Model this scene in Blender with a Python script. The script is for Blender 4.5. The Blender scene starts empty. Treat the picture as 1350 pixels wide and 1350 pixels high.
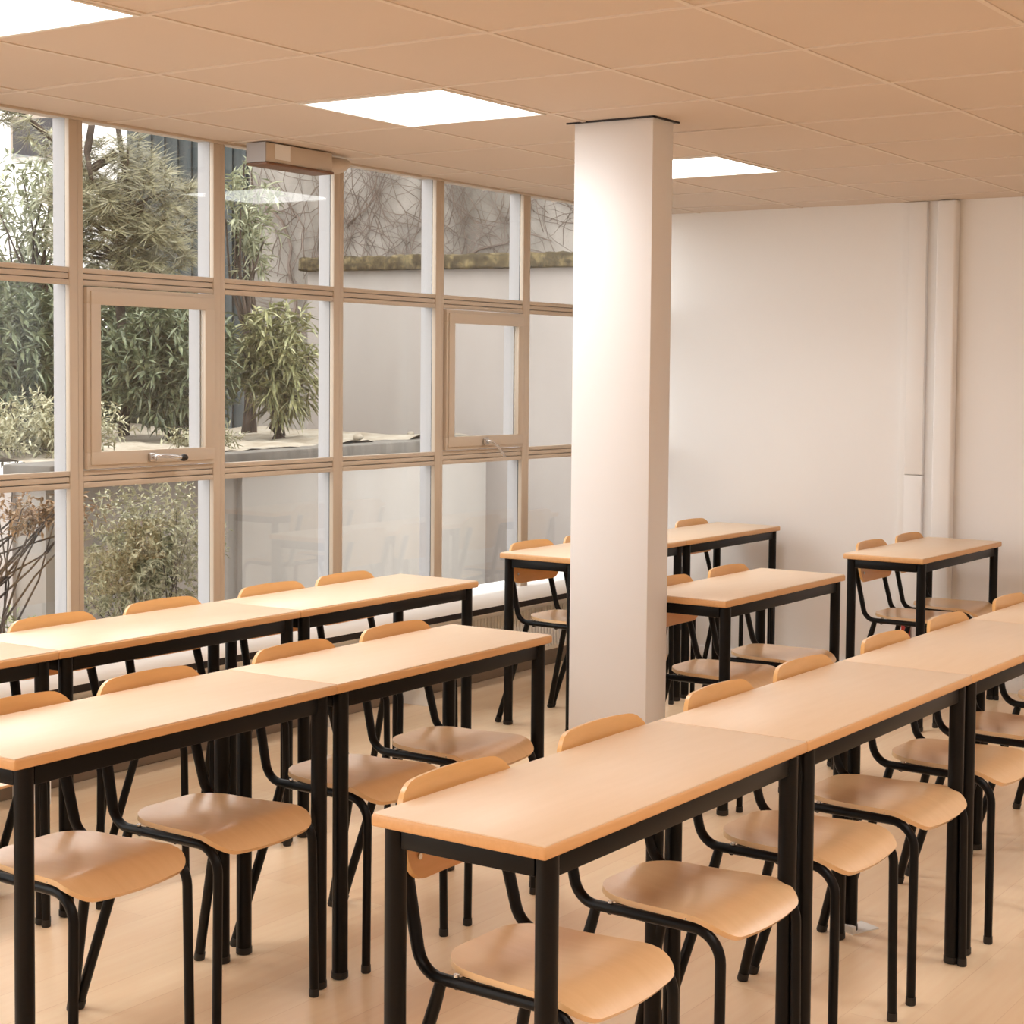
import bpy, bmesh, math, random
from math import sin, cos, pi, radians, sqrt
from mathutils import Vector, Matrix
random.seed(7)
COL = bpy.context.scene.collection
SC = bpy.context.scene

# ------------------------------------------------------------------ helpers
def lin(r, g, b):
    f = lambda c: (c/255/12.92) if c/255 <= .04045 else ((c/255+.055)/1.055)**2.4
    return (f(r), f(g), f(b), 1)

def link(o, parent=None):
    COL.objects.link(o)
    if parent: o.parent = parent
    return o

def mesh_obj(name, verts, faces, mat=None, parent=None, smooth=False):
    me = bpy.data.meshes.new(name)
    me.from_pydata([tuple(v) for v in verts], [], faces)
    me.update()
    if smooth:
        for p in me.polygons: p.use_smooth = True
    if mat: me.materials.append(mat)
    return link(bpy.data.objects.new(name, me), parent)

def bm_obj(name, bm, mat=None, parent=None, smooth_angle=None):
    me = bpy.data.meshes.new(name)
    bmesh.ops.recalc_face_normals(bm, faces=bm.faces[:])
    bm.to_mesh(me); bm.free()
    if smooth_angle is not None:
        for p in me.polygons: p.use_smooth = True
        me.set_sharp_from_angle(angle=radians(smooth_angle))
    if mat: me.materials.append(mat)
    return link(bpy.data.objects.new(name, me), parent)

def tag(o, label=None, cat=None, group=None, kind=None):
    if label: o['label'] = label
    if cat: o['category'] = cat
    if group: o['group'] = group
    if kind: o['kind'] = kind
    return o

def empty(name, loc, rz=0):
    o = bpy.data.objects.new(name, None)
    o.empty_display_size = .1
    o.location = loc; o.rotation_euler = (0, 0, rz)
    return link(o)

def copy_tree(o, parent=None):
    c = o.copy(); COL.objects.link(c)
    c.parent = parent
    for ch in list(o.children): copy_tree(ch, c)
    return c

def add_box(bm, x0, x1, y0, y1, z0, z1, bevel=0, seg=2):
    vs = [bm.verts.new((x, y, z)) for z in (z0, z1) for y in (y0, y1) for x in (x0, x1)]
    F = [(0, 2, 3, 1), (4, 5, 7, 6), (0, 1, 5, 4), (2, 6, 7, 3), (0, 4, 6, 2), (1, 3, 7, 5)]
    fs = [bm.faces.new([vs[i] for i in f]) for f in F]
    if bevel:
        es = {e for f in fs for e in f.edges}
        bmesh.ops.bevel(bm, geom=list(es), offset=bevel, segments=seg, profile=.5, affect='EDGES')

def box_obj(name, x0, x1, y0, y1, z0, z1, mat, parent=None, bevel=0, seg=2):
    bm = bmesh.new(); add_box(bm, x0, x1, y0, y1, z0, z1, bevel, seg)
    return bm_obj(name, bm, mat, parent, 35 if bevel else None)

def fillet(pts, radii, n=7):
    """round the inner corners of a polyline"""
    P = [Vector(p) for p in pts]; out = [P[0]]
    for i in range(1, len(P)-1):
        a, b, c = P[i-1], P[i], P[i+1]
        u = (a-b).normalized(); v = (c-b).normalized()
        ang = u.angle(v); r = radii[i-1]
        d = r/math.tan(ang/2)
        p0 = b+u*d; p1 = b+v*d
        ctr = b+(u+v).normalized()*(r/sin(ang/2))
        a0 = p0-ctr; a1 = p1-ctr; tot = a0.angle(a1)
        for k in range(n+1):
            t = k/n
            out.append(ctr+(a0*sin((1-t)*tot)+a1*sin(t*tot))/sin(tot))
    out.append(P[-1])
    return out

def add_tube(bm, pts, r, seg=12, cap=True, flat=None, ref=Vector((1, 0, 0))):
    """sweep a circle (radius r, number or list); flat = list of (scale along ref, scale across)"""
    P = [Vector(p) for p in pts]; n = len(P)
    rr = r if isinstance(r, (list, tuple)) else [r]*n
    rings = []; prev = None
    for i, p in enumerate(P):
        t = (P[min(i+1, n-1)]-P[max(i-1, 0)]).normalized()
        base = ref if prev is None else prev
        u = base-t*base.dot(t)
        if u.length < 1e-4: u = t.orthogonal()
        u.normalize(); prev = u
        w = t.cross(u)
        fu, fw = flat[i] if flat else (1, 1)
        rings.append([bm.verts.new(p+u*(cos(2*pi*k/seg)*rr[i]*fu)+w*(sin(2*pi*k/seg)*rr[i]*fw)) for k in range(seg)])
    for a, b in zip(rings, rings[1:]):
        for k in range(seg):
            bm.faces.new((a[k], a[(k+1) % seg], b[(k+1) % seg], b[k]))
    if cap:
        bm.faces.new(rings[0][::-1]); bm.faces.new(rings[-1])

def tube_obj(name, pts, r, mat, parent=None, seg=12, **k):
    bm = bmesh.new(); add_tube(bm, pts, r, seg, **k)
    return bm_obj(name, bm, mat, parent, 50)

def sheet(name, fn, nu, nv, th, mat, parent=None):
    """a plywood shell: fn(u,v) -> (point, normal), u,v in 0..1; solid with thickness th"""
    top = []; bot = []
    for j in range(nv+1):
        for i in range(nu+1):
            p, n = fn(i/nu, j/nv)
            top.append(Vector(p)); bot.append(Vector(p)-Vector(n)*th)
    V = top+bot; N = len(top); W = nu+1; F = []
    for j in range(nv):
        for i in range(nu):
            a = j*W+i
            F.append((a, a+1, a+W+1, a+W)); F.append((N+a, N+a+W, N+a+W+1, N+a+1))
    loop = [i for i in range(W)]+[j*W+nu for j in range(1, nv+1)]+[nv*W+i for i in range(nu-1, -1, -1)]+[j*W for j in range(nv-1, 0, -1)]
    for a, b in zip(loop, loop[1:]+loop[:1]): F.append((a, N+a, N+b, b))
    o = mesh_obj(name, V, F, mat, parent, True)
    bm = bmesh.new(); bm.from_mesh(o.data)
    bmesh.ops.recalc_face_normals(bm, faces=bm.faces[:])
    bm.to_mesh(o.data); bm.free()
    o.data.set_sharp_from_angle(angle=radians(48))
    return o

# ------------------------------------------------------------------ materials
def new_mat(name):
    m = bpy.data.materials.new(name); m.use_nodes = True
    nt = m.node_tree; b = nt.nodes['Principled BSDF']
    return m, nt, b

def N(nt, typ, **kw):
    n = nt.nodes.new(typ)
    for k, v in kw.items(): setattr(n, k, v)
    return n

def plain(name, col, rough=.5, metal=0, spec=.5, noise=0, nscale=8, bump=0, bscale=200):
    m, nt, b = new_mat(name)
    b.inputs['Roughness'].default_value = rough
    b.inputs['Metallic'].default_value = metal
    b.inputs['Specular IOR Level'].default_value = spec
    b.inputs['Base Color'].default_value = col
    tc = N(nt, 'ShaderNodeTexCoord')
    if noise:
        nz = N(nt, 'ShaderNodeTexNoise'); nz.inputs['Scale'].default_value = nscale; nz.inputs['Detail'].default_value = 4
        nt.links.new(tc.outputs['Object'], nz.inputs['Vector'])
        mx = N(nt, 'ShaderNodeMix', data_type='RGBA')
        mx.inputs['A'].default_value = tuple(c*(1-noise) for c in col[:3])+(1,)
        mx.inputs['B'].default_value = tuple(min(1, c*(1+noise)) for c in col[:3])+(1,)
        nt.links.new(nz.outputs['Fac'], mx.inputs['Factor'])
        nt.links.new(mx.outputs['Result'], b.inputs['Base Color'])
    if bump:
        nb = N(nt, 'ShaderNodeTexNoise'); nb.inputs['Scale'].default_value = bscale
        nt.links.new(tc.outputs['Object'], nb.inputs['Vector'])
        bp = N(nt, 'ShaderNodeBump'); bp.inputs['Strength'].default_value = bump; bp.inputs['Distance'].default_value = .002
        nt.links.new(nb.outputs['Fac'], bp.inputs['Height'])
        nt.links.new(bp.outputs['Normal'], b.inputs['Normal'])
    return m

def wood(name, c1, c2, rough, stretch, scale=6, coat=0):
    m, nt, b = new_mat(name)
    tc = N(nt, 'ShaderNodeTexCoord'); mp = N(nt, 'ShaderNodeMapping')
    mp.inputs['Scale'].default_value = stretch
    oi = N(nt, 'ShaderNodeObjectInfo')
    vm = N(nt, 'ShaderNodeVectorMath', operation='MULTIPLY_ADD')
    vm.inputs[1].default_value = (1, 1, 1)
    sc = N(nt, 'ShaderNodeMath', operation='MULTIPLY'); sc.inputs[1].default_value = 17
    nt.links.new(oi.outputs['Random'], sc.inputs[0])
    nt.links.new(tc.outputs['Object'], vm.inputs[0]); nt.links.new(sc.outputs[0], vm.inputs[2])
    nt.links.new(vm.outputs[0], mp.inputs['Vector'])
    nz = N(nt, 'ShaderNodeTexNoise'); nz.inputs['Scale'].default_value = scale; nz.inputs['Detail'].default_value = 6
    nz.inputs['Roughness'].default_value = .6
    nt.links.new(mp.outputs['Vector'], nz.inputs['Vector'])
    cr = N(nt, 'ShaderNodeValToRGB')
    cr.color_ramp.elements[0].position = .3; cr.color_ramp.elements[0].color = c1
    cr.color_ramp.elements[1].position = .7; cr.color_ramp.elements[1].color = c2
    nt.links.new(nz.outputs['Fac'], cr.inputs['Fac'])
    nt.links.new(cr.outputs['Color'], b.inputs['Base Color'])
    b.inputs['Roughness'].default_value = rough
    b.inputs['Coat Weight'].default_value = coat; b.inputs['Coat Roughness'].default_value = .25
    return m

def floor_mat():
    m, nt, b = new_mat('light_wood_planks')
    tc = N(nt, 'ShaderNodeTexCoord')
    br = N(nt, 'ShaderNodeTexBrick'); br.offset = .37
    br.inputs['Scale'].default_value = 1; br.inputs['Brick Width'].default_value = 1.25; br.inputs['Row Height'].default_value = .16
    br.inputs['Mortar Size'].default_value = .0012; br.inputs['Mortar Smooth'].default_value = .2
    br.inputs['Color1'].default_value = (.25, .25, .25, 1); br.inputs['Color2'].default_value = (.75, .75, .75, 1)
    br.inputs['Mortar'].default_value = (0, 0, 0, 1)
    nt.links.new(tc.outputs['Object'], br.inputs['Vector'])
    mp = N(nt, 'ShaderNodeMapping'); mp.inputs['Scale'].default_value = (1.2, 14, 1)
    nt.links.new(tc.outputs['Object'], mp.inputs['Vector'])
    nz = N(nt, 'ShaderNodeTexNoise'); nz.inputs['Scale'].default_value = 3; nz.inputs['Detail'].default_value = 6
    nt.links.new(mp.outputs['Vector'], nz.inputs['Vector'])
    add = N(nt, 'ShaderNodeMix', data_type='RGBA'); add.inputs['Factor'].default_value = .5
    nt.links.new(br.outputs['Color'], add.inputs['A']); nt.links.new(nz.outputs['Fac'], add.inputs['B'])
    cr = N(nt, 'ShaderNodeValToRGB')
    cr.color_ramp.elements[0].position = .05; cr.color_ramp.elements[0].color = lin(208, 170, 132)
    cr.color_ramp.elements[1].position = .75; cr.color_ramp.elements[1].color = lin(245, 219, 184)
    e = cr.color_ramp.elements.new(.35); e.color = lin(235, 201, 163)
    nt.links.new(add.outputs['Result'], cr.inputs['Fac'])
    nt.links.new(cr.outputs['Color'], b.inputs['Base Color'])
    b.inputs['Roughness'].default_value = .3
    b.inputs['Specular IOR Level'].default_value = .75
    return m

def glass_mat():
    m = bpy.data.materials.new('window_glass'); m.use_nodes = True
    nt = m.node_tree; nt.nodes.clear()
    out = N(nt, 'ShaderNodeOutputMaterial'); mix = N(nt, 'ShaderNodeMixShader')
    tr = N(nt, 'ShaderNodeBsdfTransparent'); tr.inputs['Color'].default_value = (.97, .98, .97, 1)
    gl = N(nt, 'ShaderNodeBsdfGlossy'); gl.inputs['Roughness'].default_value = .0
    fr = N(nt, 'ShaderNodeFresnel'); fr.inputs['IOR'].default_value = 1.5
    ge = N(nt, 'ShaderNodeNewGeometry'); mr = N(nt, 'ShaderNodeMapRange')   # same reflectance from both sides of a pane
    mr.inputs['To Min'].default_value = 1.5; mr.inputs['To Max'].default_value = 1/1.5
    nt.links.new(ge.outputs['Backfacing'], mr.inputs['Value']); nt.links.new(mr.outputs[0], fr.inputs['IOR'])
    nt.links.new(fr.outputs[0], mix.inputs[0]); nt.links.new(tr.outputs[0], mix.inputs[1]); nt.links.new(gl.outputs[0], mix.inputs[2])
    nt.links.new(mix.outputs[0], out.inputs['Surface'])
    return m

def emit_mat(name, col, s):
    m = bpy.data.materials.new(name); m.use_nodes = True
    nt = m.node_tree; nt.nodes.clear()
    out = N(nt, 'ShaderNodeOutputMaterial'); e = N(nt, 'ShaderNodeEmission')
    e.inputs['Color'].default_value = col; e.inputs['Strength'].default_value = s
    nt.links.new(e.outputs[0], out.inputs['Surface'])
    return m

def streaky(name, c1, c2, c3, scale=(1, 1, 1), nscale=3, rough=.9, lo=.3, hi=.7):
    m, nt, b = new_mat(name)
    tc = N(nt, 'ShaderNodeTexCoord'); mp = N(nt, 'ShaderNodeMapping'); mp.inputs['Scale'].default_value = scale
    nt.links.new(tc.outputs['Object'], mp.inputs['Vector'])
    nz = N(nt, 'ShaderNodeTexNoise'); nz.inputs['Scale'].default_value = nscale; nz.inputs['Detail'].default_value = 7; nz.inputs['Roughness'].default_value = .62
    nt.links.new(mp.outputs['Vector'], nz.inputs['Vector'])
    cr = N(nt, 'ShaderNodeValToRGB')
    cr.color_ramp.elements[0].position = lo; cr.color_ramp.elements[0].color = c1
    cr.color_ramp.elements[1].position = hi; cr.color_ramp.elements[1].color = c3
    e = cr.color_ramp.elements.new((lo+hi)/2); e.color = c2
    nt.links.new(nz.outputs['Fac'], cr.inputs['Fac']); nt.links.new(cr.outputs['Color'], b.inputs['Base Color'])
    b.inputs['Roughness'].default_value = rough; b.inputs['Specular IOR Level'].default_value = .2
    return m

def leaf_mat(name, c1, c2, c3, rough=.4, nscale=18):
    m = streaky(name, c1, c2, c3, (1, 1, 1), nscale, rough, .32, .68)
    b = m.node_tree.nodes['Principled BSDF']
    b.inputs['Specular IOR Level'].default_value = .5
    return m

M = {}
M['floor'] = floor_mat()
M['top'] = wood('beech_laminate', lin(230, 202, 171), lin(234, 207, 178), .36, (1.2, 9, 1), 5)
M['edge'] = wood('beech_edge_band', lin(216, 164, 110), lin(224, 174, 120), .42, (2, 20, 20), 5)
M['ply'] = wood('varnished_beech_plywood', lin(235, 193, 142), lin(241, 201, 152), .3, (14, 1.6, 1.6), 4, coat=.6)
M['ply_back'] = wood('varnished_beech_backrest', lin(223, 172, 108), lin(231, 181, 118), .3, (2, 14, 14), 4, coat=.3)
M['black'] = plain('black_painted_steel', lin(9, 7, 7), .36, 0, .22)
M['black_dull'] = plain('black_plastic', lin(22, 19, 18), .5)
M['steel'] = plain('bright_steel', lin(200, 198, 196), .25, 1)
M['paint'] = plain('cream_wall_paint', lin(239, 238, 238), .55, noise=.012, nscale=3, bump=.06, bscale=120)
M['pillar'] = plain('cream_pillar_paint', lin(232, 231, 232), .5, noise=.012, nscale=3, bump=.05, bscale=120)
M['tile'] = plain('ceiling_tile', lin(214, 199, 185), .85, spec=.2, noise=.02, nscale=2, bump=.1, bscale=260)
M['tbar'] = plain('ceiling_grid_bar', lin(221, 208, 195), .55, spec=.3)
M['frame'] = plain('beige_painted_frame', lin(198, 183, 165), .45, noise=.02, nscale=6)
M['frame_out'] = plain('white_outer_frame', lin(171, 169, 171), .5)
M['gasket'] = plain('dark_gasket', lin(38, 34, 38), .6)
M['glass'] = glass_mat()
M['light'] = emit_mat('light_diffuser', (1, .985, .965, 1), 5.2)
M['light_frame'] = plain('white_light_frame', lin(235, 230, 222), .4)
M['sill'] = plain('light_grey_sill', lin(244, 243, 241), .4, noise=.02, nscale=5)
M['radiator'] = plain('white_radiator_enamel', lin(246, 245, 242), .4)
M['skirt'] = plain('grey_skirting', lin(150, 134, 120), .5, noise=.05)
M['paper'] = plain('white_paper', lin(232, 230, 226), .7)
M['red'] = plain('red_plastic', lin(168, 42, 26), .45)

# ------------------------------------------------------------------ key dimensions (metres, camera stands at x=y=0)
CAMZ = 1.5358
CEIL = 2.4155
YW = 4.683           # inner face of the glazing frames
XE = 8.088           # end wall
XB, YR = -6.2, -5.4  # wall behind and wall to the right of the camera
FY = YW+.24          # parapet face below the window
MX0, MP = 4.0229, .7032
GX, GY, GT = 4.1903, 3.7871, .6063

# ------------------------------------------------------------------ room shell
tag(box_obj('floor', XB-.2, XE+.2, YR-.2, FY+.2, -.1, 0, M['floor']), 'light wood plank floor of the classroom', 'floor', kind='structure')
tag(box_obj('wall_end', XE, XE+.2, YR-.2, YW+.1, 0, CEIL+.3, M['paint']), 'cream end wall behind the last tables', 'wall', kind='structure')
tag(box_obj('wall_back', XB-.2, XB, YR-.2, FY+.3, 0, CEIL+.3, M['paint']), 'cream wall behind the camera', 'wall', kind='structure')
tag(box_obj('wall_right', XB-.2, XE+.2, YR-.2, YR, 0, CEIL+.3, M['paint']), 'cream wall on the right side of the room', 'wall', kind='structure')
bm = bmesh.new()
add_box(bm, XB, XE, FY, FY+.2, 0, .44)
tag(bm_obj('wall_window', bm, M['paint']), 'low cream parapet wall below the row of windows', 'wall', kind='structure')

# ceiling: tiles plus raised grid bars, with openings where the light panels and the pillar sit
lights = [(i, k) for k in (0, 5, 10) for i in (-15, -12, -9, -6, -3, 0, 3)]  # panels out of view are added to brighten the room
KX, KY, KD, KW = 5.0145, 2.9064, .1405, .3177
c_root = empty('ceiling', (0, 0, CEIL))
tag(c_root, 'suspended ceiling of square beige tiles in a thin grid', 'ceiling', kind='structure')
bm = bmesh.new()
i0, i1 = math.floor((XB-GX)/GT), math.ceil((XE-GX)/GT)
k0, k1 = math.floor((GY-YW)/GT), math.ceil((GY-YR)/GT)
for i in range(i0, i1):
    for k in range(k0, k1):
        if (i, k) in lights: continue
        xa, xb = max(XB, GX+i*GT), min(XE, GX+(i+1)*GT)
        yb, ya = min(YW+.09, GY-k*GT), max(YR, GY-(k+1)*GT)
        if xb-xa < .01 or yb-ya < .01: continue
        dz = random.uniform(0, .0012)
        add_box(bm, xa, xb, ya, yb, .0032+dz, .02)
bm_obj('ceiling_tiles', bm, M['tile'], c_root)
bm = bmesh.new()
for i in range(i0+1, i1):
    x = GX+i*GT; add_box(bm, x-.008, x+.008, YR, YW+.09, .0, .014)
for k in range(k0+1, k1):
    y = GY-k*GT; add_box(bm, XB, XE, y-.008, y+.008, .0006, .0146)
bm_obj('ceiling_grid', bm, M['tbar'], c_root)
box_obj('light_block_slab', XB-.2, XE+.2, YR-.2, YW+.1, .12, .35, M['tile'], c_root)  # unseen slab added to keep sky light from leaking past the tiles
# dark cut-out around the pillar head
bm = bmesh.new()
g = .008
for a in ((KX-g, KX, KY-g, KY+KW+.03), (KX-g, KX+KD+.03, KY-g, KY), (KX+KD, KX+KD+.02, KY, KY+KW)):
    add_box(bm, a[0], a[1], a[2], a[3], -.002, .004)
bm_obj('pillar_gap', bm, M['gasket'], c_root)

LG = 'square light panels in the ceiling'
lab = {(-3, 0): 'bright square ceiling light panel at the top left corner of the photo',
       (0, 0): 'bright square ceiling light panel in the middle, left of the pillar top',
       (3, 0): 'bright square ceiling light panel partly hidden behind the pillar, near the end wall',
       }
lroot = None
for (i, k) in lights:
    loc = (GX+(i+.5)*GT, GY-(k+.5)*GT, CEIL)
    if lroot is None:
        lroot = o = empty('ceiling_light', loc)
        h = GT/2-.010
        bm = bmesh.new()
        add_box(bm, -h, h, -h, -h+.012, -.003, .02); add_box(bm, -h, h, h-.012, h, -.003, .02)
        add_box(bm, -h, -h+.012, -h+.012, h-.012, -.003, .02); add_box(bm, h-.012, h, -h+.012, h-.012, -.003, .02)
        bm_obj('frame', bm, M['light_frame'], o)
        box_obj('diffuser', -h+.012, h-.012, -h+.012, h-.012, .001, .008, M['light'], o)
        ld = bpy.data.lights.new('light_panel_lamp', 'AREA'); ld.shape = 'SQUARE'; ld.size = .55
        ld.energy = 5.8; ld.color = (1, .98, .955); ld.spread = radians(140)
        lo = bpy.data.objects.new('lamp', ld); link(lo, o); lo.location = (0, 0, -.001)
    else:
        o = copy_tree(lroot); o.location = loc
    tag(o, lab.get((i, k), 'unseen square ceiling light panel added for more light, over or behind the camera'), 'ceiling light', LG)

# pillar
tag(box_obj('pillar', KX, KX+KD, KY, KY+KW, 0, CEIL+.05, M['pillar'], bevel=.003), 'square cream pillar standing between the table rows', 'pillar', kind='structure')

# end wall details: trunking and shallow pilaster
o = box_obj('trim_1', XE-.03, XE, 3.092, 3.185, 0, 1.05, M['paint'], bevel=.003)
tag(o, 'narrow cream cable trunking with a lid running up the end wall', 'trunking', kind='structure')
box_obj('upper_lid', XE-.03, XE, 3.092, 3.185, 1.053, CEIL, M['paint'], o, bevel=.003)
box_obj('side_channel', XE-.018, XE, 3.187, 3.222, 0, CEIL, M['paint'], o, bevel=.002)
tag(box_obj('trim_2', XE-.06, XE, 2.93, 3.03, 0, CEIL, M['paint'], bevel=.012, seg=3), 'narrow cream pilaster on the end wall beside the trunking', 'pilaster', kind='structure')
tag(box_obj('baseboard_end', XE-.012, XE, YR, FY, 0, .07, M['paint'], bevel=.003), 'low cream skirting board along the end wall', 'baseboard', kind='structure')
tag(box_obj('baseboard_window', XB, XE-.012, FY-.03, FY, 0, .085, M['skirt'], bevel=.003), 'grey brown skirting at the foot of the window wall', 'baseboard', kind='structure')

# ------------------------------------------------------------------ glazing: one window per bay
ZS = .49      # top of the sill
ZT = (1.148, 1.865)
TH = .031
bays = list(range(-14, 6))
FW = .064     # mullion face
blab = {-1: 'tall window bay at the left edge of the photo, fixed panes with shrubs outside',
        0: 'tall window bay with a hinged middle pane and its handle, pine tree outside',
        1: 'tall window bay with fixed panes, second from the hinged pane with the horizontal handle',
        2: 'tall window bay with fixed panes in front of the mossy wall, just left of the slanted handle',
        3: 'tall window bay with a hinged middle pane and slanted handle, near the pillar',
        4: 'tall window bay right behind the pillar edge', 5: 'last window bay, at the end wall behind the pillar'}
wn = 0
for n in bays:
    wn += 1
    x0 = MX0+n*MP
    x1 = min(x0+MP, XE)
    w = empty('window_%d' % wn, (x0, YW, ZS))
    tag(w, blab.get(n, 'tall window bay outside the photo, beside or behind the camera'), 'window', kind='structure')
    X = lambda v: v-x0
    # mullion at the left of the bay: inner face with groove, dark gasket, white outer fin
    bm = bmesh.new()
    top = CEIL+.08-ZS
    add_box(bm, 0, FW*.60, 0, .022, -.02, top, .002)
    add_box(bm, FW*.64, FW, .003, .022, -.02, top, .002)
    mu = bm_obj('mullion', bm, M['frame'], w, 35)
    box_obj('gasket', .004, FW-.004, .020, .028, -.02, top, M['gasket'], mu)
    box_obj('outer_fin', .004, FW-.004, .028, .088, -.02, top, M['frame_out'], mu)
    xa, xb = FW, x1-x0
    # transoms
    for z in ZT:
        zz = z-ZS
        bm = bmesh.new()
        add_box(bm, xa, xb, .002, .022, zz-TH, zz-.012, .0015)
        add_box(bm, xa, xb, .005, .022, zz-.009, zz+.010, .0015)
        add_box(bm, xa, xb, .002, .022, zz+.013, zz+TH, .0015)
        t = bm_obj('transom', bm, M['frame'], w, 35)
        box_obj('outer_fin', xa, xb, .028, .07, zz-TH+.006, zz+TH-.006, M['frame_out'], t)
    # panes
    hinged = n in (0, 3, -3)
    zz = [0, ZT[0]-ZS-TH, ZT[0]-ZS+TH, ZT[1]-ZS-TH, ZT[1]-ZS+TH, top]
    for r in range(3):
        za, zb = zz[2*r], zz[2*r+1]
        if r == 1 and hinged:
            s = .062
            bm = bmesh.new()
            e = .004
            for (a, b_, c, d) in ((xa+e, xb-e, za+e, za+s), (xa+e, xb-e, zb-s, zb-e), (xa+e, xa+s*.92, za+s, zb-s), (xb-s*.92, xb-e, za+s, zb-s)):
                add_box(bm, a, b_, -.012, .02, c, d, .002)
            for (a, b_, c, d) in ((xa+.018, xb-.018, za+.018, za+s+.004), (xa+.018, xb-.018, zb-s-.004, zb-.018), (xa+.018, xa+s, za+s, zb-s), (xb-s, xb-.018, za+s, zb-s)):
                add_box(bm, a, b_, -.019, -.010, c, d, .002)
            sa = bm_obj('sash', bm, M['frame'], w, 35)
            tag(sa, 'hinged beige sash')
            box_obj('sash_glass', xa+s-.004, xb-s+.004, .004, .009, za+s-.004, zb-s+.004, M['glass'], sa)
            box_obj('outer_fin', xb-s, xb-s+.012, .012, .07, za+s, zb-s, M['frame_out'], sa)
            # handle: base plate, spindle and lever with a dark knob
            hx = (xa+xb)/2-.02; hz = za+.038
            hb = bmesh.new()
            add_box(hb, hx-.018, hx+.018, -.034, -.019, hz-.016, hz+.016, .005)
            if n == 0:
                pts = [(hx, -.03, hz), (hx+.004, -.055, hz+.004), (hx+.05, -.058, hz+.004), (hx+.12, -.056, hz-.004)]
            else:
                pts = [(hx, -.03, hz), (hx+.004, -.055, hz+.002), (hx+.05, -.058, hz-.02), (hx+.115, -.056, hz-.075)]
            add_tube(hb, fillet(pts, [.01, .03]), .0075 if n == 0 else .005, 10)
            h_ = bm_obj('handle', hb, M['steel'], sa, 40)
            tag(h_, 'chrome lever handle of the hinged pane')
            if n == 0:
                k = bmesh.new(); bmesh.ops.create_uvsphere(k, u_segments=14, v_segments=10, radius=.013)
                bmesh.ops.scale(k, vec=(1.5, 1, 1), verts=k.verts[:])
                bmesh.ops.translate(k, vec=(hx+.128, -.056, hz-.005), verts=k.verts[:])
                bm_obj('handle_knob', k, M['black_dull'], sa, 80)
        else:
            box_obj('pane', xa-.004, xb+.004, .023, .028, za-.004, zb+.004, M['glass'], w)
    # slim outer stop at the right of the bay is the next mullion
# sill ledge and dark rail
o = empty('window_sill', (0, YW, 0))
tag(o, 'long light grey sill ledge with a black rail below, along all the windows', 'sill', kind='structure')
bm = bmesh.new()
prof = [(.12, ZS-.062), (.12, ZS), (-.004, ZS), (-.016, ZS-.004), (-.052, ZS-.046), (-.054, ZS-.062)]   # sloping front
ra = [bm.verts.new((XB, y, z)) for y, z in prof]; rb = [bm.verts.new((XE, y, z)) for y, z in prof]
for q in range(6): bm.faces.new((ra[q], ra[(q+1) % 6], rb[(q+1) % 6], rb[q]))
bm.faces.new(ra[::-1]); bm.faces.new(rb)
bm_obj('ledge', bm, M['sill'], o, 35)
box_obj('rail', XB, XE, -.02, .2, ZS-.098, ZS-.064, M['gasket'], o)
# ceiling edge trim at the windows
tag(box_obj('trim_3', XB, XE, YW-.016, YW-.001, CEIL-.006, CEIL+.004, M['frame'], bevel=.001), 'thin beige edge trim where the ceiling meets the windows', 'trim', kind='structure')

# radiators below the sill, set back in front of the parapet
def radiator(x0, x1, label):
    r = empty('radiator', ((x0+x1)/2, YW+.06, 0)); tag(r, label, 'radiator', 'long white radiators under the windows')
    h = (x1-x0)/2
    box_obj('body', -h, h, -.02, .02, .13, .375, M['radiator'], r, bevel=.004)
    bm = bmesh.new(); n = int((x1-x0)/.028)
    for i in range(n):
        x = -h+.014+i*(2*h-.02)/n
        add_box(bm, x, x+.012, -.032, -.0201, .15, .36, .004, 1)
    bm_obj('ribs', bm, M['radiator'], r, 40)
    bm = bmesh.new(); add_box(bm, -h-.004, h+.004, -.036, .036, .3755, .39, .004)
    bm_obj('top_grille', bm, M['radiator'], r, 35)
    for s in (-1, 1):
        box_obj('bracket', s*h*.8-.015, s*h*.8+.015, -.02, .179, .0, .129, M['radiator'], r)
radiator(5.95, 7.95, 'long white ribbed radiator under the windows by the pillar and end wall')
radiator(3.75, 5.75, 'long white ribbed radiator under the windows behind the left table rows')
radiator(1.55, 3.55, 'long white ribbed radiator under the windows, left of the photo')

# beige case fixed below the ceiling at the windows
o = empty('ceiling_case', (4.82, 4.52, CEIL)); tag(o, 'beige case with a brown lower edge fixed under the ceiling at the windows', 'case')
box_obj('case_body', 0, .385, -.02, .075, -.076, -.0015, M['frame'], o, bevel=.004)
box_obj('brown_strip', -.004, .385, -.028, .08, -.087, -.077, plain('brown_strip', lin(120, 84, 58), .5), o, bevel=.002)
box_obj('sticker', .05, .135, -.0215, -.0201, -.062, -.004, M['paper'], o)
box_obj('end_cap', -.006, 0, -.022, .077, -.076, -.0015, M['frame_out'], o)
bm = bmesh.new()
add_tube(bm, [(.386, .03, -.045), (.43, .03, -.043), (.49, .03, -.036), (.53, .03, -.026), (.545, .03, -.018)], [.038, .037, .031, .02, .008], 18)
bm_obj('rounded_end', bm, M['frame'], o, 60)

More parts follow.
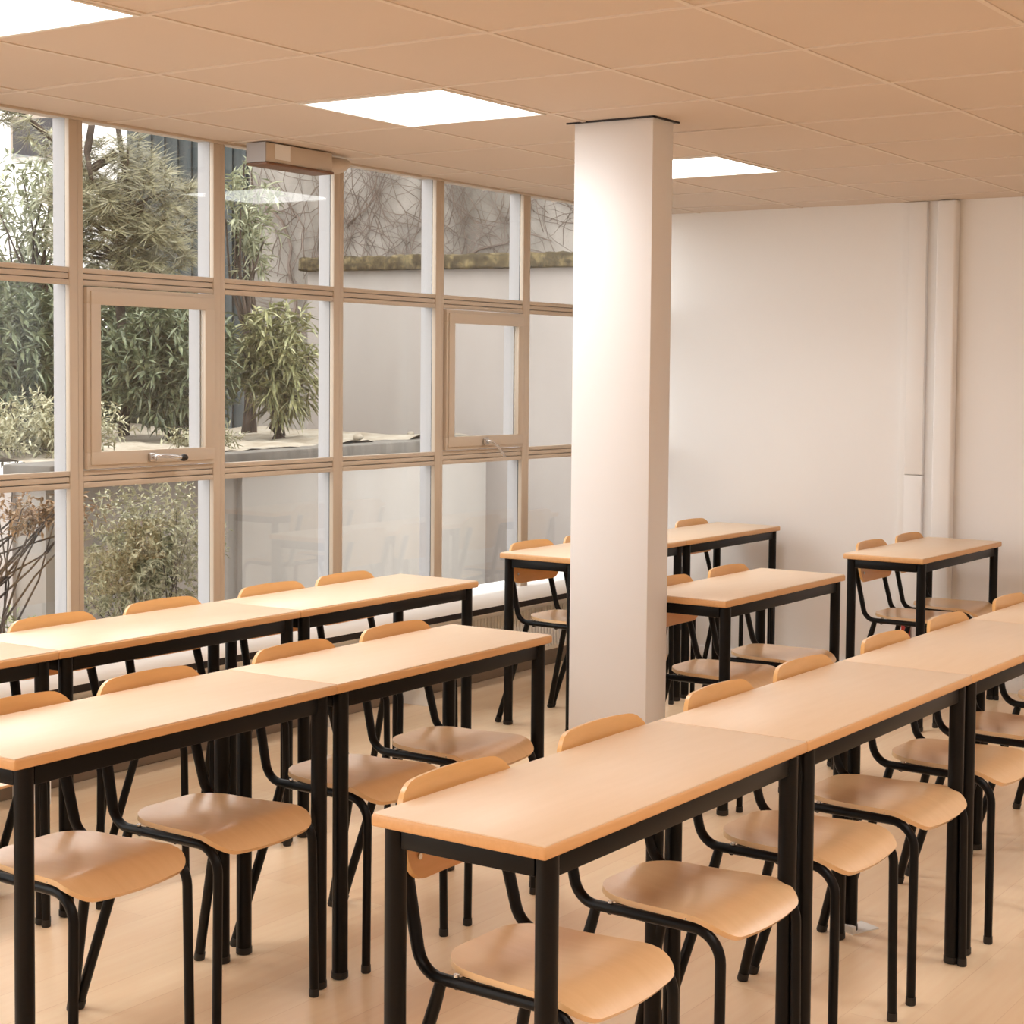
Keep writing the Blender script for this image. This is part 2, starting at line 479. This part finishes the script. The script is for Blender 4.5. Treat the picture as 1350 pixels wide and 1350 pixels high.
# small things on the floor and wall
bm = bmesh.new(); add_box(bm, -.05, .05, -.035, .035, 0, .004); add_box(bm, -.05, -.035, -.035, .035, .0041, .022, .002)
o = bm_obj('paper_packet', bm, M['paper'], None, 35); o.location = (4.346, 1.829, 0); o.rotation_euler = (0, 0, radians(-24))
tag(o, 'small white folded paper lying on the floor beside a table leg', 'paper')
o = empty('wall_box', (XE, 3.06, .27)); tag(o, 'small red box low on the wall trunking behind the single back table', 'box')
box_obj('box_body', -.095, -.062, -.02, .02, -.045, .045, M['red'], o, bevel=.006)
box_obj('box_plate', -.0615, -.0601, -.027, .0, -.052, .052, M['paper'], o)
o.location = (XE+.03, 3.152, .255)

# ------------------------------------------------------------------ tables
TL, TW, TZ = .9965, .3744, .76
def make_table():
    r = empty('school_table', (0, 0, 0))
    hx, hy = TL/2, TW/2
    bm = bmesh.new()
    add_box(bm, -hx+.003, hx-.003, -hy+.003, hy-.003, TZ-.004, TZ, .0015)
    t = bm_obj('tabletop', bm, M['top'], r, 35)
    bm = bmesh.new(); add_box(bm, -hx, hx, -hy, hy, TZ-.025, TZ-.0022, .005, 3)
    e = bm_obj('edge_band', bm, M['edge'], t, 40); tag(e, 'darker orange beech edge')
    bm = bmesh.new()
    lx, ly = hx-.042, hy-.024
    za, zb = TZ-.066, TZ-.0255
    for s in (-1, 1):
        add_box(bm, -lx+.019, lx-.019, s*ly-.011, s*ly+.011, za, zb, .003)
        add_box(bm, s*lx-.011, s*lx+.011, -ly+.019, ly-.019, za, zb, .003)
    bm_obj('apron', bm, M['black'], r, 35)
    for sx in (-1, 1):
        for sy in (-1, 1):
            l = tube_obj('leg', [(sx*lx, sy*ly, .012), (sx*lx, sy*ly, TZ-.026)], .02, M['black'], r, 20)
            tube_obj('foot_cap', [(sx*lx, sy*ly, 0), (sx*lx, sy*ly, .003), (sx*lx, sy*ly, .018)], [.018, .0215, .0215], M['black_dull'], l, 20)
    return r

TG = 'beech topped school tables'
rows = {'A': (2.2844, 1.5106, -.60), 'B': (2.1937, 2.7197, .86), 'C': (5.1177-2*.9979+.0042, 3.6967-.011, .32), 'D': (5.9894, 3.8452, -.495), 'E': (5.175, 2.6841, -.635), 'F': (6.9155, 2.638, -.75)}
tables = [('A', 0, 'narrow beech table nearest the camera, left end of the long front right row'),
          ('A', 1, 'narrow beech table second from the near end of the front right row'),
          ('A', 2, 'narrow beech table third from the near end of the front right row'),
          ('A', 3, 'narrow beech table at the right edge of the photo, last of the front right row'),
          ('B', 0, 'narrow beech table at the left edge, near half of the second left row'),
          ('B', 1, 'narrow beech table at the right end of the second left row, left of the pillar'),
          ('C', -1, 'narrow beech table cut by the left edge in the row along the windows'),
          ('C', 0, 'narrow beech table in the middle of the row along the windows'),
          ('C', 1, 'narrow beech table at the right end of the row along the windows'),
          ('D', 0, 'narrow beech table in the back left corner whose near end shows left of the pillar'),
          ('D', 1, 'narrow beech table in the back left corner touching the end wall right of the pillar'),
          ('E', 0, 'narrow beech table standing right behind the pillar'),
          ('F', 0, 'single narrow beech table at the back right near the end wall')]
proto = make_table(); first = True
def row_pt(row, dx, dy):
    x, y, a = rows[row]; a = radians(a)
    return x+dx*cos(a)-dy*sin(a), y+dx*sin(a)+dy*cos(a)
for row, n, label in tables:
    o = proto if first else copy_tree(proto); first = False
    x, y = row_pt(row, (n+.5)*.9958, TW/2)
    o.location = (x, y, 0); o.rotation_euler = (0, 0, radians(rows[row][2]))
    tag(o, label, 'table', TG)

# ------------------------------------------------------------------ chairs (front faces -y, origin on the floor below the seat)
def corner_w(w, y, y0, y1, r0, r1):
    """half width w cut by rounded corners of radius r0 at y0 and r1 at y1"""
    if y < y0+r0:
        d = y0+r0-y; return w-r0+sqrt(max(0, r0*r0-d*d))
    if y > y1-r1:
        d = y-(y1-r1); return w-r1+sqrt(max(0, r1*r1-d*d))
    return w

def make_chair():
    r = empty('school_chair', (0, 0, 0))
    y0, y1 = -.188, .158
    def seat_fn(u, v):
        vv = .5-.5*cos(pi*v)
        y = y0+(y1-y0)*vv
        base = .172+(.142-.172)*vv
        w = corner_w(base, y, y0, y1, .055, .085)
        s = -1+2*u
        s = sin(s*pi/2)*.35+s*.65
        x = s*w
        y -= .012*(1-(x/.172)**2)*max(0, 1-vv*2.2)
        def z(x, y):
            f = max(0, -.105-y)
            return .471-4.6*f*f-.010*math.exp(-((y-.03)/.09)**2)*(1-(x/.17)**2)+.006*max(0, y/.16)**2
        e = .002
        n = Vector((-(z(x+e, y)-z(x-e, y))/(2*e), -(z(x, y+e)-z(x, y-e))/(2*e), 1)).normalized()
        return (x, y, z(x, y)), n
    sheet('seat', seat_fn, 24, 28, .012, M['ply'], r)
    # backrest, leaning and bowed
    z0, z1 = .612, .792
    def back_y(z): return .200+(z-.62)*.20
    def back_fn(u, v):
        vv = .5-.5*cos(pi*v)
        z = z0+(z1-z0)*vv
        s = -1+2*u; s = sin(s*pi/2)*.5+s*.5
        w = corner_w(.176, z, z0, z1, .05, .06)
        x = s*w
        z += -.010*(x/.176)**2*(vv-.3)
        y = back_y(z)-.020+.016*(1-(x/.176)**2)
        n = Vector((-.18*x/.176, -1, .2)).normalized()
        return (x, y, z), n
    b = sheet('backrest', back_fn, 26, 16, .011, M['ply_back'], r)
    bm = bmesh.new()
    for s in (-1, 1):
        for z in (.655, .72):
            y = back_y(z)-.0205+.016*(1-(.138/.176)**2)
            add_tube(bm, [(s*.138, y-.003, z), (s*.138, y+.004, z)], .006, 10)
    bm_obj('rivet', bm, M['steel'], b, 40)
    # tube frames: front leg, seat rail and back upright in one bent tube
    for s in (-1, 1):
        pts = fillet([(s*.170, -.172, .012), (s*.163, -.170, .447), (s*.155, .172, .447), (s*.142, .243, .735)], [.062, .058], 9)
        n = len(pts); fl = []
        for p in pts:
            t = min(1, max(0, (p.z-.455)/.10)) if p.y > .1 else 0
            fl.append((1+.75*t, 1-.25*t))
        sf = tube_obj('side_frame', pts, .0112, M['black'], r, 14, flat=fl)
        tube_obj('foot_cap', [(s*.170, -.172, 0), (s*.170, -.172, .003), (s*.170, -.172, .02)], [.0115, .0128, .0124], M['black_dull'], sf, 14)
        lg = tube_obj('leg', [(s*.154, .128, .442), (s*.158, .138, .40), (s*.203, .246, .012)], [.0112, .0122, .0128], M['black'], r, 14)
        tube_obj('foot_cap', [(s*.2038, .2485, 0), (s*.2035, .2475, .004), (s*.2015, .242, .022)], [.0125, .0145, .0140], M['black_dull'], lg, 14)
        for y in (-.09, .09):
            tube_obj('screw', [(s*.158, y, .4585), (s*.158, y, .463)], .006, M['steel'], sf, 10)
    tube_obj('crossbar', [(-.15, -.02, .438), (.15, -.02, .438)], .009, M['black'], r, 12)
    tube_obj('crossbar', [(-.147, .10, .438), (.147, .10, .438)], .009, M['black'], r, 12)
    return r

CG = 'beech plywood school chairs'
chairs = [('A', 2.545, 0, 'beech chair nearest the camera, first seat of the front right row'),
          ('A', 3.065, 0, 'beech chair second from the near end of the front right row'),
          ('A', 3.595, 0, 'beech chair third from the near end of the front right row'),
          ('A', 4.06, 0, 'beech chair fourth from the near end of the front right row'),
          ('A', 4.61, 0, 'beech chair fifth from the near end of the front right row'),
          ('A', 5.11, 0, 'beech chair sixth from the near end of the front right row'),
          ('A', 5.70, 0, 'beech chair at the right edge of the photo, seventh of the front right row'),
          ('B', 2.50, 0, 'beech chair at the left edge of the photo, first seat of the second left row'),
          ('B', 2.925, 0, 'beech chair second from the left in the second left row'),
          ('B', 3.465, 0, 'beech chair third from the left in the second left row'),
          ('B', 3.915, 0, 'beech chair at the right end of the second left row, left of the pillar'),
          ('C', 2.90, 0, 'beech chair cut by the left edge of the photo in the row along the windows'),
          ('C', 3.43, 0, 'beech chair second from the left edge in the row along the windows'),
          ('C', 3.88, 0, 'beech chair third from the left edge in the row along the windows'),
          ('C', 4.40, 0, 'beech chair second from the right end of the row along the windows'),
          ('C', 4.80, 0, 'beech chair at the right end of the row along the windows'),
          ('D', 6.25, 0, 'beech chair in the back left corner, left of the pillar under the table end'),
          ('D', 6.68, 0, 'beech chair in the back left corner, peeping out at the left edge of the pillar'),
          ('D', 7.22, 0, 'beech chair in the back left corner, hidden behind the pillar'),
          ('D', 7.72, 0, 'beech chair in the back left corner nearest the end wall, right of the pillar'),
          ('E', 5.455, 0, 'beech chair half hidden by the pillar at the table right behind it'),
          ('E', 5.915, 0, 'beech chair at the right end of the table behind the pillar'),
          ('F', 7.25, 0, 'beech chair on the left at the single back table'),
          ('F', 7.70, 0, 'beech chair on the right at the single back table, by the end wall')]
cproto = make_chair(); first = True
for row, x, rz, label in chairs:
    o = cproto if first else copy_tree(cproto); first = False
    rx, ry, ra = rows[row]
    _, y = row_pt(row, x-rx, 0)
    o.location = (x, y+.167, 0)
    o.rotation_euler = (0, 0, radians(ra+random.uniform(-.8, .8)))
    tag(o, label, 'chair', CG)

# ------------------------------------------------------------------ courtyard outside the windows
M['wall_beige'] = streaky('weathered_beige_render', lin(144, 137, 132), lin(154, 146, 141), lin(161, 154, 149), (1, 1, .25), 1.3)
M['wall_pale'] = streaky('pale_planter_render', lin(160, 155, 149), lin(167, 161, 155), lin(172, 167, 162), (1, 1, .4), 1.6)
M['wall_dirty'] = streaky('stained_planter_render', lin(131, 124, 117), lin(141, 134, 127), lin(151, 144, 138), (1, 1, .4), 2)
M['pink'] = streaky('pale_pink_paving', lin(167, 156, 150), lin(173, 164, 158), lin(178, 170, 166), (1, 1, 1), 5)
M['coping'] = streaky('mossy_coping', lin(44, 38, 30), lin(78, 68, 50), lin(128, 114, 82), (1, 1, 1), 22)
M['sand'] = streaky('sandy_soil', lin(127, 115, 98), lin(150, 140, 125), lin(163, 156, 143), (1, 1, 1), 7)
M['lip'] = streaky('grey_concrete_lip', lin(84, 80, 74), lin(104, 99, 93), lin(118, 113, 106), (3, 1, .6), 5)
M['vine_wall'] = streaky('grey_stained_concrete', lin(92, 86, 78), lin(123, 117, 110), lin(150, 143, 136), (1, .9, .35), 2.2)
M['stem'] = streaky('brown_bark', lin(49, 41, 35), lin(70, 60, 53), lin(92, 81, 73), (1, 1, 1), 9)
M['vine'] = streaky('dry_vine_bark', lin(76, 66, 59), lin(95, 83, 75), lin(113, 100, 92), (1, 1, 1), 9)
M['dark_clad'] = streaky('blue_grey_cladding', lin(54, 58, 60), lin(64, 69, 69), lin(75, 78, 79), (1, 9, .4), 3)
M['white_house'] = plain('white_house_render', lin(240, 238, 236), .8)
M['ground'] = streaky('courtyard_paving', lin(117, 109, 100), lin(131, 122, 114), lin(142, 135, 128), (1, 1, 1), 3)
M['laurel'] = leaf_mat('laurel_leaf', lin(62, 67, 48), lin(97, 105, 78), lin(136, 140, 109))
M['oleander'] = leaf_mat('oleander_leaf', lin(85, 87, 54), lin(127, 127, 87), lin(170, 166, 125))
M['light_leaf'] = leaf_mat('pale_leaf', lin(109, 113, 89), lin(142, 145, 118), lin(174, 174, 149))
M['pine'] = leaf_mat('pine_needle', lin(93, 87, 61), lin(121, 116, 87), lin(148, 141, 110))
M['dry_leaf'] = leaf_mat('grey_green_leaf', lin(130, 129, 101), lin(163, 160, 130), lin(195, 188, 160))
M['rust_leaf'] = leaf_mat('rust_orange_leaf', lin(103, 89, 56), lin(138, 105, 66), lin(164, 129, 91))
M['grass'] = leaf_mat('fresh_green_leaf', lin(116, 122, 77), lin(139, 143, 96), lin(160, 160, 117))

A10 = radians(10); PC = Vector((9.35, 6.7, 0)); GZ = -.3
def yard(name, label, cat, group=None):
    o = empty(name, PC, A10); return tag(o, label, cat, group)

g = mesh_obj('ground', [(XB, FY+.2, GZ), (40, FY+.2, GZ), (40, 45, GZ), (XB, 45, GZ)], [(0, 1, 2, 3)], M['ground'])
tag(g, 'pale paved ground of the courtyard outside the windows', 'ground', kind='structure')

o = yard('planter', 'raised concrete planter with a sandy top and grey lip outside the windows', 'planter')
box_obj('planter_wall', -2.94, 0, 0, .2, GZ, 1.02, M['wall_pale'], o)
tag(box_obj('planter_wall', -4.43, -2.94, .03, .2, GZ, 1.02, M['wall_dirty'], o), 'darker stained part of the planter wall')
tag(box_obj('planter_wall', -4.45, -4.25, .2, 3.3, GZ, 1.02, M['pink'], o), 'pale pink end wall of the planter')
bm = bmesh.new(); add_box(bm, -4.47, 0, -.03, .24, 1.021, 1.115, .012)
bm_obj('grey_lip', bm, M['lip'], o, 40)
# uneven sandy top
V = []; F = []
nx, ny = 44, 30
for j in range(ny+1):
    for i in range(nx+1):
        x = -4.25+4.25*i/nx; y = .1+3.2*j/ny
        V.append((x, y, 1.117+.022*sin(x*7.1+y*3)*sin(y*6.3-x)+.03*max(0, y-1)*.3+random.uniform(-.008, .008)))
for j in range(ny):
    for i in range(nx):
        a = j*(nx+1)+i; F.append((a, a+1, a+nx+2, a+nx+1))
mesh_obj('soil', V, F, M['sand'], o, True)

o = yard('garden_wall', 'weathered beige wall with a mossy coping behind the planter', 'wall')
box_obj('wall_body', .0, .3, -1.6, 1.42, GZ, 2.25, M['wall_beige'], o)
bm = bmesh.new(); add_box(bm, -.07, .37, -1.65, 1.46, 2.251, 2.35)
bmesh.ops.subdivide_edges(bm, edges=[e for e in bm.edges if abs(e.verts[0].co.y-e.verts[1].co.y) > 1], cuts=60, use_grid_fill=True)
bmesh.ops.bevel(bm, geom=[e for e in bm.edges if e.calc_face_angle(0) > 1], offset=.014, segments=2, profile=.5, affect='EDGES')
for v in bm.verts:
    if v.co.z > 2.3: v.co.z += random.uniform(-.012, .008)
    v.co.x += random.uniform(-.006, .006)
bm_obj('coping', bm, M['coping'], o, 40)

o = yard('concrete_wall', 'tall grey stained concrete wall covered in bare vines above the mossy coping', 'wall')
box_obj('wall_body', 3, 3.3, -4, 3.9, GZ, 5.2, M['vine_wall'], o)
bm = bmesh.new()
for s in range(300):
    y = random.uniform(-2.6, 3.7); z = random.uniform(1.8, 3.0)
    a = random.uniform(-1.5, 1.5) if s > 14 else random.uniform(-.25, .25)
    r = random.uniform(.0025, .006) if s > 14 else random.uniform(.012, .03)
    pts = []
    if s <= 14: z = random.uniform(.8, 1.6)
    for q in range(16):
        pts.append((2.975-random.uniform(0, .03), y, z))
        a += random.uniform(-.6, .6)
        y += sin(a)*.13; z += abs(cos(a))*.13+.01
        y = max(-3.8, min(3.85, y))
    add_tube(bm, pts, [r*(1-.7*q/15) for q in range(16)], 5, ref=Vector((1, .01, .02)))
bm_obj('vine_stems', bm, M['vine'], o, 60)

o = yard('clad_building', 'blue grey clad building side seen above the pine tree', 'building')
box_obj('building_body', 3.6, 6, 3.95, 5.75, GZ, 5.4, M['dark_clad'], o)
bm = bmesh.new()
for i in range(11): add_box(bm, 3.57, 3.6, 4.0+i*.16, 4.03+i*.16, 0, 5.4)
bm_obj('cladding_ribs', bm, M['dark_clad'], o)

o = yard('white_house', 'bright white house far behind the shrubs at the top left', 'house')
box_obj('house_body', 7.9, 12, 8.9, 15, GZ, 7.5, M['white_house'], o)
f = box_obj('house_window', 7.86, 7.9, 10.15, 10.95, 4.35, 4.95, M['skirt'], o)
box_obj('window_pane', 7.85, 7.86, 10.2, 10.9, 4.4, 4.9, M['gasket'], f)

# ---- plants
def rand_dir():
    z = random.uniform(-1, 1); t = random.uniform(0, 2*pi); s = sqrt(1-z*z)
    return Vector((s*cos(t), s*sin(t), z))

def add_leaf(V, F, p, d, L, w, droop):
    d = d.normalized(); side = d.cross(Vector((random.uniform(-.4, .4), random.uniform(-.4, .4), 1)))
    if side.length < 1e-3: side = d.orthogonal()
    side.normalize(); n = len(V)
    m = p+d*(L*.45)+Vector((0, 0, -droop*L*.15)); e = p+d*L+Vector((0, 0, -droop*L*.5))
    upv = side.cross(d)*w*.25
    V += [p, m+side*w*.5+upv, m-side*w*.5+upv, e, m-upv*.6]
    F += [(n, n+1, n+4), (n, n+4, n+2), (n+1, n+3, n+4), (n+4, n+3, n+2)]

def plant(name, label, cat, base, center, radii, ntips, nleaf, L, w, mat, droop=.5, spread=1.0, stems=14, stem_r=.012, lean=.5, hollow=.45, bark='stem', group='shrubs and trees in the courtyard', back=.12, twig=True):
    o = empty(name, base); tag(o, label, cat, group)
    c = Vector(center)-Vector(base); V = []; F = []
    tips = []
    for _ in range(ntips):
        d = rand_dir()
        rr = hollow+(1-hollow)*random.random()**.6
        p = c+Vector((d.x*radii[0], d.y*radii[1], d.z*radii[2]))*rr
        out = (d+Vector((0, 0, lean))+rand_dir()*.35).normalized()
        tips.append((p, out))
        for k in range(nleaf):
            ld = (out*(1.1-spread*.6)+rand_dir()*spread).normalized()
            add_leaf(V, F, p-out*random.uniform(0, back), ld, L*random.uniform(.65, 1.15), w*random.uniform(.7, 1.2), droop)
    mesh_obj('foliage', V, F, M[mat], o)
    bm = bmesh.new()
    for p, out in random.sample(tips, min(stems, len(tips))):
        j = Vector((c.x*.35+random.uniform(-.05, .05), c.y*.35+random.uniform(-.05, .05), max(.05, (c.z-radii[2])*random.uniform(.5, 1.0))))
        q = (j+p)*.5+rand_dir()*.06
        pts = [Vector((random.uniform(-.04, .04), random.uniform(-.04, .04), 0)), j*.5+rand_dir()*.02, j, q, p]
        add_tube(bm, pts, [stem_r*1.2, stem_r*1.1, stem_r, stem_r*.7, stem_r*.35], 6, ref=Vector((1, .03, .01)))
    bm_obj('stems', bm, M[bark], o, 60)
    return o

SZ = 1.11
plant('hedge', 'dark dense hedge behind the pine tree', 'hedge', (8.25, 9.6, SZ), (8.25, 9.6, 1.72), (1.65, .6, .66), 820, 12, .15, .036, 'laurel', stems=12)
plant('laurel_bush', 'dark green laurel bush below the pine tree, behind the hinged pane', 'bush', (7.18, 7.45, SZ), (7.18, 7.45, 1.58), (.47, .36, .42), 330, 13, .12, .024, 'laurel', stems=9, stem_r=.012, hollow=.3)
plant('laurel_bush', 'grey green laurel bush at the left edge of the photo behind the low dry shrub', 'bush', (6.7, 8.05, SZ), (6.62, 8.0, 1.66), (.50, .42, .48), 320, 13, .12, .024, 'laurel', stems=9, stem_r=.012, hollow=.3)
plant('oleander_bush', 'bright olive oleander bush with long narrow leaves on the planter', 'bush', (7.86, 7.22, SZ), (7.86, 7.22, 1.62), (.32, .31, .41), 150, 13, .14, .022, 'oleander', stems=9, stem_r=.009, lean=.7, droop=.8, hollow=.25)
plant('tall_shrub', 'slender pale green shrub in front of the grey wall, left of the vines', 'shrub', (8.33, 7.93, SZ), (8.33, 7.93, 2.56), (.24, .24, .50), 60, 11, .11, .022, 'light_leaf', stems=8, stem_r=.014, hollow=.2)
plant('tall_shrub', 'loose pale green shrub against the white sky at the left edge', 'shrub', (7.55, 9.15, SZ), (7.55, 9.15, 2.62), (.46, .46, .50), 130, 9, .11, .024, 'light_leaf', stems=16, stem_r=.012, hollow=.2)
plant('low_shrub', 'low pale dry shrub on the planter at the left edge', 'shrub', (5.72, 6.95, SZ), (5.58, 6.72, 1.24), (.50, .46, .22), 380, 9, .055, .014, 'dry_leaf', stems=30, stem_r=.005, hollow=.2)
plant('small_shrub', 'small pale plant on the planter edge below the laurel bush', 'shrub', (6.55, 6.55, SZ), (6.55, 6.55, 1.19), (.34, .10, .085), 90, 8, .05, .013, 'dry_leaf', stems=12, stem_r=.004, hollow=.2)
plant('twiggy_shrub', 'fine grey green twiggy shrub right outside the hinged pane window', 'shrub', (5.28, 5.55, GZ), (5.17, 5.52, .74), (.47, .26, .38), 900, 8, .036, .013, 'dry_leaf', stems=26, stem_r=.003, hollow=.1)
plant('twiggy_shrub', 'bare branched shrub with rust coloured leaves at the left edge', 'shrub', (4.46, 5.84, GZ), (4.66, 5.60, .96), (.32, .24, .13), 150, 6, .04, .014, 'rust_leaf', stems=17, stem_r=.006, hollow=.1)
plant('grass_clump', 'fresh green clump on the ground at the left edge below the bare branches', 'plant', (4.70, 5.86, GZ), (4.70, 5.86, .34), (.22, .12, .2), 120, 9, .07, .012, 'grass', stems=6, stem_r=.004, hollow=.1, lean=1)

# pine tree: trunk, crooked limbs and needle tufts
o = empty('pine_tree', (7.25, 7.95, SZ)); tag(o, 'tall pine tree with brownish needle tufts outside the hinged pane', 'tree', 'shrubs and trees in the courtyard')
V = []; F = []
def tuft(p, d, n, L):
    for _ in range(n):
        ld = (d*.55+rand_dir()*.75).normalized(); l = L*random.uniform(.7, 1.1); w = .0032
        s = ld.orthogonal().normalized()*w; q = p-d*random.uniform(0, .07); k = len(V)
        e = q+ld*l+Vector((0, 0, -.012))
        V.extend([q+s, q-s, e]); F.append((k, k+1, k+2))
tufts = []
for _ in range(430):
    d = rand_dir(); rr = .3+.7*random.random()**.6
    p = Vector((d.x*.50*rr+.02, d.y*.45*rr, 1.36+d.z*.52*rr))
    dd = (d*.7+Vector((0, 0, .55))+rand_dir()*.4).normalized(); tufts.append(p)
    tuft(p, dd, 40, .15)
limbs = [[(0, 0, 0), (.02, .0, .5), (-.03, .03, 1.0), (.04, 0, 1.5), (-.06, .02, 2.1)],
         [(-.03, .03, 1.75), (-.22, .08, 1.62), (-.36, .1, 1.74), (-.60, .18, 1.92), (-1.0, .3, 2.0)],
         [(-.06, .02, 2.05), (-.24, .0, 1.93), (-.31, -.03, 1.72), (-.30, -.06, 1.55), (-.16, -.1, 1.42)]]
bm = bmesh.new()
for L_, r in zip(limbs, (.036, .026, .026)):
    pts = fillet(L_, [.06]*(len(L_)-2), 4)
    n = len(pts); add_tube(bm, pts, [r*(1-.6*i/n)*random.uniform(.88, 1.1) for i in range(n)], 9, ref=Vector((1, .02, .01)))
for p in random.sample(tufts, 40):
    a = Vector((random.uniform(-.05, .05), random.uniform(-.05, .05), p.z*.8+.15))
    add_tube(bm, [a, (a+p)*.5+rand_dir()*.05, p], [.012, .009, .005], 6, ref=Vector((1, .02, .01)))
bm_obj('trunk', bm, M['stem'], o, 60)
for k in range(26):
    t = random.random(); a = Vector(limbs[1][2]).lerp(Vector(limbs[1][4]), t)
    tuft(a+rand_dir()*.09, (rand_dir()+Vector((0, 0, .2))).normalized(), 40, .14)
mesh_obj('needles', V, F, M['pine'], o)

# a few stones on the planter
sroot = None
for x, y, r, l in ((8.02, 6.72, .035, 'small stone lying on the planter top near the oleander bush'), (8.9, 7.0, .025, 'small stone lying on the planter top by the mossy wall')):
    bm = bmesh.new(); bmesh.ops.create_icosphere(bm, subdivisions=2, radius=r)
    for v in bm.verts: v.co *= random.uniform(.85, 1.1); v.co.z *= .7
    s = bm_obj('stone', bm, M['sand'], None, 60); s.location = (x, y, 1.12+r*.5); tag(s, l, 'stone', 'stones on the planter')

# ------------------------------------------------------------------ light, world, camera
wd = bpy.data.worlds.new('overcast_sky'); SC.world = wd; wd.use_nodes = True
bg = wd.node_tree.nodes['Background']
bg.inputs['Color'].default_value = (1.0, .985, .98, 1); bg.inputs['Strength'].default_value = 4.3

cam = bpy.data.cameras.new('camera'); co = link(bpy.data.objects.new('camera', cam))
yaw, pitch, roll = radians(33.1552), radians(-2.852), radians(.5841)
fw = Vector((cos(yaw)*cos(pitch), sin(yaw)*cos(pitch), sin(pitch)))
rt0 = Vector((sin(yaw), -cos(yaw), 0)); up0 = rt0.cross(fw)
rt = rt0*cos(roll)+up0*sin(roll); up = -rt0*sin(roll)+up0*cos(roll)
co.matrix_world = Matrix(((rt.x, up.x, -fw.x, 0), (rt.y, up.y, -fw.y, 0), (rt.z, up.z, -fw.z, CAMZ), (0, 0, 0, 1)))
cam.sensor_fit = 'HORIZONTAL'; cam.sensor_width = 36
cam.lens = 2223.48/1350*36
cam.shift_x = (675-736.8)/1350; cam.shift_y = (604.9-675)/1350
cam.clip_start = .05; cam.clip_end = 200
SC.camera = co

vs = SC.view_settings
SC.display_settings.display_device = 'sRGB'
vs.view_transform = 'Standard'; vs.look = 'None'; vs.gamma = 1; vs.use_curve_mapping = False
vs.exposure = .1
cy = SC.cycles
cy.max_bounces = 10; cy.diffuse_bounces = 5; cy.glossy_bounces = 4; cy.transparent_max_bounces = 16; cy.transmission_bounces = 6
cy.caustics_reflective = False; cy.caustics_refractive = False
cy.use_denoising = True
cy.sample_clamp_indirect = 6
